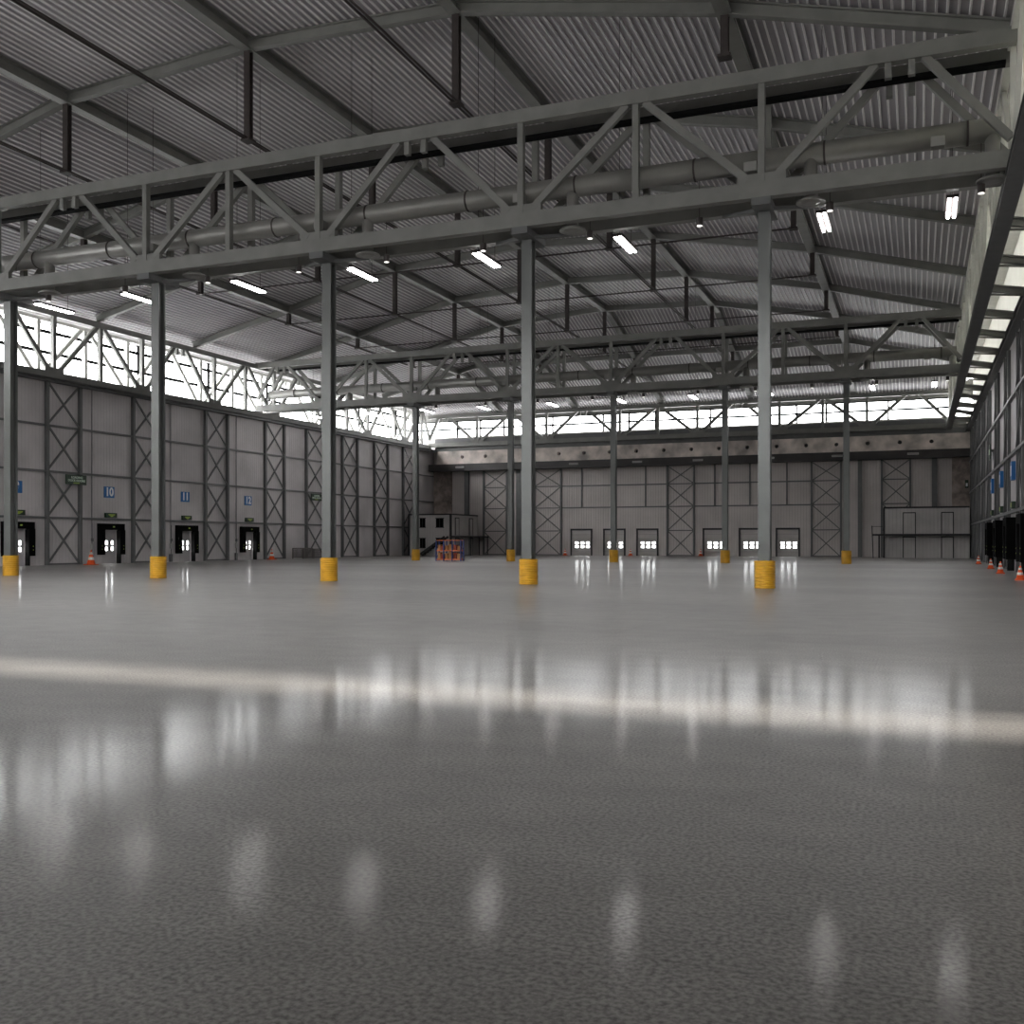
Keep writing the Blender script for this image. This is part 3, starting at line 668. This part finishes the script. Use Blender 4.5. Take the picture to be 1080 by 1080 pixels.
# ------------------------------------------------------------------ site offices
def office_left():
    o = thing('site_office', (-31.8, 66, -1), 'two storey grey site office in the left back corner with outside stair', 'office')
    x0, x1, y0, y1, z1 = -33.45, -30.2, 64.0, 68.6, 1.84
    MB().box(x0, x1, y0, y1, -1, z1).build('body', M['office'], o)
    MB().box(x0-.05, x1+.06, y0-.06, y1, z1, z1+.09).build('roof_edge', M['darktrim'], o)
    for x in (x0, x1): MB().box(x-.07, x+.07, y0-.05, y0+.05, -1, z1).build('corner_post', M['darktrim'], o)
    for px0, px1, ya, yb in ((443, 448.7, 547, 556), (460, 467.8, 547, 556), (443, 448.7, 568, 577.5), (460, 467.8, 568, 577.5)):
        a, b = onY(px0, y0), onY(px1, y0); fw = y0*.93+12
        fw = -math.sin(CAMYAW)*a+math.cos(CAMYAW)*y0
        za, zb = (571-ya)/1072*fw, (571-yb)/1072*fw
        w_ = MB().box(a, b, y0-.03, y0+.0, zb, za).build('window', M['black'], o)
        MB().box(a-.04, b+.04, y0-.035, y0, zb-.05, zb).box(a-.04, b+.04, y0-.035, y0, za, za+.05).box((a+b)/2-.02, (a+b)/2+.02, y0-.045, y0-.03, zb, za).build('window_frame', M['darktrim'], w_)
    for y in (65.0, 67.4):
        for z in (.42, -1):
            d = MB().box(x1, x1+.03, y-.27, y+.27, z, z+1.2).build('door', M['officey'], o)
            MB().box(x1, x1+.05, y-.32, y-.27, z, z+1.25).box(x1, x1+.05, y+.27, y+.32, z, z+1.25).box(x1, x1+.05, y-.32, y+.32, z+1.2, z+1.26).build('door_frame', M['darktrim'], d)
    MB().box(x1+.05, x1+.9, y0-.1, y1, .28, .38).build('walkway', M['darktrim'], o)
    rl = MB()
    for y in (y0, y0+1.5, y0+3, y1-.1): rl.beam((x1+.85, y, -1), (x1+.85, y, .3), .06, .06)
    rl.build('walkway_posts', M['darktrim'], o)
    st = MB(); n = 9
    for i in range(n):
        t = i/n; st.box(-32.3+1.95*t, -32.3+1.95*t+.24, y0-.65, y0-.1, -1+1.3*t+.05, -1+1.3*t+.12)
    st.build('stair_tread', M['darktrim'], o)
    for yy in (y0-.68, y0-.08): MB().beam((-32.4, yy, -1), (-30.35, yy, .33), .04, .14).build('stringer', M['darktrim'], o)
def office_right():
    y0, y1, z1 = 66.0, 68.6, 2.0; x0, x1 = onY(932.8, 66), XR-.2
    o = thing('site_office', ((x0+x1)/2, 67, -1), 'two storey grey site office in the right back corner with walkway', 'office')
    MB().box(x0, x1, y0, y1, -1, z1).build('body', M['office'], o)
    MB().box(x0-.06, x1, y0-.06, y1, z1, z1+.1).build('roof_edge', M['darktrim'], o)
    MB().box(x0-.08, x0+.02, y0-.03, y0+.06, -1, z1).build('corner_post', M['darktrim'], o)
    for a, b in ((953, 965), (993.5, 1005)):
        xa, xb = onY(a, y0), onY(b, y0)
        for z in (.46, -1):
            d = MB().box(xa, xb, y0-.03, y0, z, z+1.25).build('door', M['office'], o)
            MB().box(xa-.05, xa, y0-.05, y0, z, z+1.3).box(xb, xb+.05, y0-.05, y0, z, z+1.3).box(xa-.05, xb+.05, y0-.05, y0, z+1.24, z+1.3).build('door_frame', M['darktrim'], d)
    xw = onY(920, y0-.8)
    MB().box(xw, x1, y0-.85, y0, .34, .45).build('walkway', M['darktrim'], o)
    MB().beam((xw+.05, y0-.8, -1), (xw-.02, y0-.8, .95), .06, .06).build('walkway_post', M['darktrim'], o)
    MB().beam((xw, y0-.8, .9), (xw+.6, y0-.8, .9), .02, .03).build('handrail', M['darktrim'], o)
    MB().beam((x0-.3, y0-.1, -1), (x0-.3, y0-.1, .4), .1, .1).build('walkway_post', M['darktrim'], o)
office_left(); office_right()

# ------------------------------------------------------------------ storage rack with crates
rx, ry = -22.95, 46.9
def rack():
    o = thing('storage_rack', (rx, ry, -1), 'small blue and orange storage rack standing on the floor near the left office', 'rack')
    us = [0, .42, .9, 1.38]
    for u in us:
        for d in (0, .35):
            MB().beam((rx+u, ry+d, -1), (rx+u, ry+d, .06), .05, .05).build('upright', M['rackblue'], o)
        MB().beam((rx+u, ry, -.9), (rx+u, ry+.35, -.5), .02, .02).beam((rx+u, ry+.35, -.5), (rx+u, ry, -.1), .02, .02).build('side_brace', M['rackblue'], o)
    for z in (-.93, -.48, .05):
        for d in (0, .35): MB().beam((rx, ry+d, z), (rx+1.38, ry+d, z), .03, .05).build('shelf_beam', M['rackorange'], o)
    for z in (-.9, -.45): MB().box(rx+.03, rx+1.35, ry+.02, ry+.33, z-.01, z+.015).build('shelf', M['rackorange'], o)
rack()
k = 0
for z, nm in ((-.885, 'lower'), (-.435, 'upper')):
    for i, (u, w, h, m) in enumerate(((.06, .15, .3, 'carton'), (.23, .15, .22, 'redcarton'), (.48, .16, .26, 'carton'), (.68, .17, .33, 'carton'), (.96, .15, .3, 'redcarton'), (1.16, .17, .24, 'carton'))):
        h2 = h if nm == 'lower' else h*.8
        o = thing('storage_crate', (rx+u, ry+.15, z), f'{"brown carton" if m == "carton" else "red crate"} on the {nm} shelf of the small rack, {ORD[i]} from the left', 'box', 'boxes on the small rack')
        MB().box(rx+u, rx+u+w, ry+.05, ry+.3, z, z+h2).build('body', M[m], o)
        MB().box(rx+u-.008, rx+u+w+.008, ry+.042, ry+.308, z+h2, z+h2+.02).build('lid', M[m], o)
# wire cages by the left wall
for k, y in enumerate((50.5, 51.65)):
    o = thing('wire_cage', (XL+1, y, -1), 'grey wire mesh cage against the left wall, ' + ('left of the pair' if k == 0 else 'right of the pair'), 'cage', 'wire cages by the left wall')
    a, b, c, d = XL+.3, XL+1.0, y-.5, y+.5; z = -.4 if k == 0 else -.45
    fr_ = MB()
    for p in ((a, c), (a, d), (b, c), (b, d)): fr_.beam((*p, -1), (*p, z), .05, .05)
    for zz in (-.92, z): fr_.beam((a, c, zz), (b, c, zz), .04, .04).beam((a, d, zz), (b, d, zz), .04, .04).beam((a, c, zz), (a, d, zz), .04, .04).beam((b, c, zz), (b, d, zz), .04, .04)
    fr_.build('frame', M['cage'], o)
    ms = MB()
    for i in range(1, 9):
        q = i/9; ms.tube((b, c+(d-c)*q, -.92), (b, c+(d-c)*q, z), .022, 4); ms.tube((a+(b-a)*q, c, -.92), (a+(b-a)*q, c, z), .022, 4)
    for i in range(1, 5):
        zz = -.92+(z+.92)*i/5; ms.tube((b, c, zz), (b, d, zz), .012, 4); ms.tube((a, c, zz), (b, c, zz), .012, 4)
    ms.build('mesh', M['cage'], o)
# ------------------------------------------------------------------ traffic cones
def cone(x, y, lab, grp, h=.34):
    o = thing('traffic_cone', (x, y, -1), lab, 'cone', grp)
    r0, r1 = .1*h/.34, .018
    def R(t): return r0+(r1-r0)*t
    MB().box(x-r0*1.2, x+r0*1.2, y-r0*1.2, y+r0*1.2, -1, -.965).build('base', M['conebase'], o)
    z = lambda t: -.965+h*t
    MB().lathe(x, y, [(R(0), z(0)), (R(1), z(1))], 18).build('body', M['orange'], o, True)
    for a, b in ((.3, .5), (.68, .85)): MB().lathe(x, y, [(R(a)+.003, z(a)), (R(b)+.003, z(b))], 18).build('reflective_band', M['conewhite'], o, True)
cone(2.44, 49.1, 'orange traffic cone by the right wall, farthest of the four', 'traffic cones by the right wall')
cone(2.43, 40.8, 'orange traffic cone by the right wall, second farthest', 'traffic cones by the right wall')
cone(2.35, 34.9, 'orange traffic cone by the right wall, third farthest', 'traffic cones by the right wall')
cone(2.42, 29.1, 'orange traffic cone at the right picture edge, nearest of all', 'traffic cones by the right wall')
cone(-32.6, 33.4, 'orange traffic cone left of dock door 10', 'traffic cones by the left wall', .6)
cone(-32.9, 46.6+.2, 'orange traffic cone just right of dock door 12', 'traffic cones by the left wall', .55)
for k, px in enumerate((596, 665, 739)):
    cone(onY(px, YB-.6), YB-.6, f'tiny traffic cone by the end wall doors, {ORD[k]} from the left', 'traffic cones by the end wall', .45)
for o in bpy.data.objects:
    if '_off' in o: del o['_off']
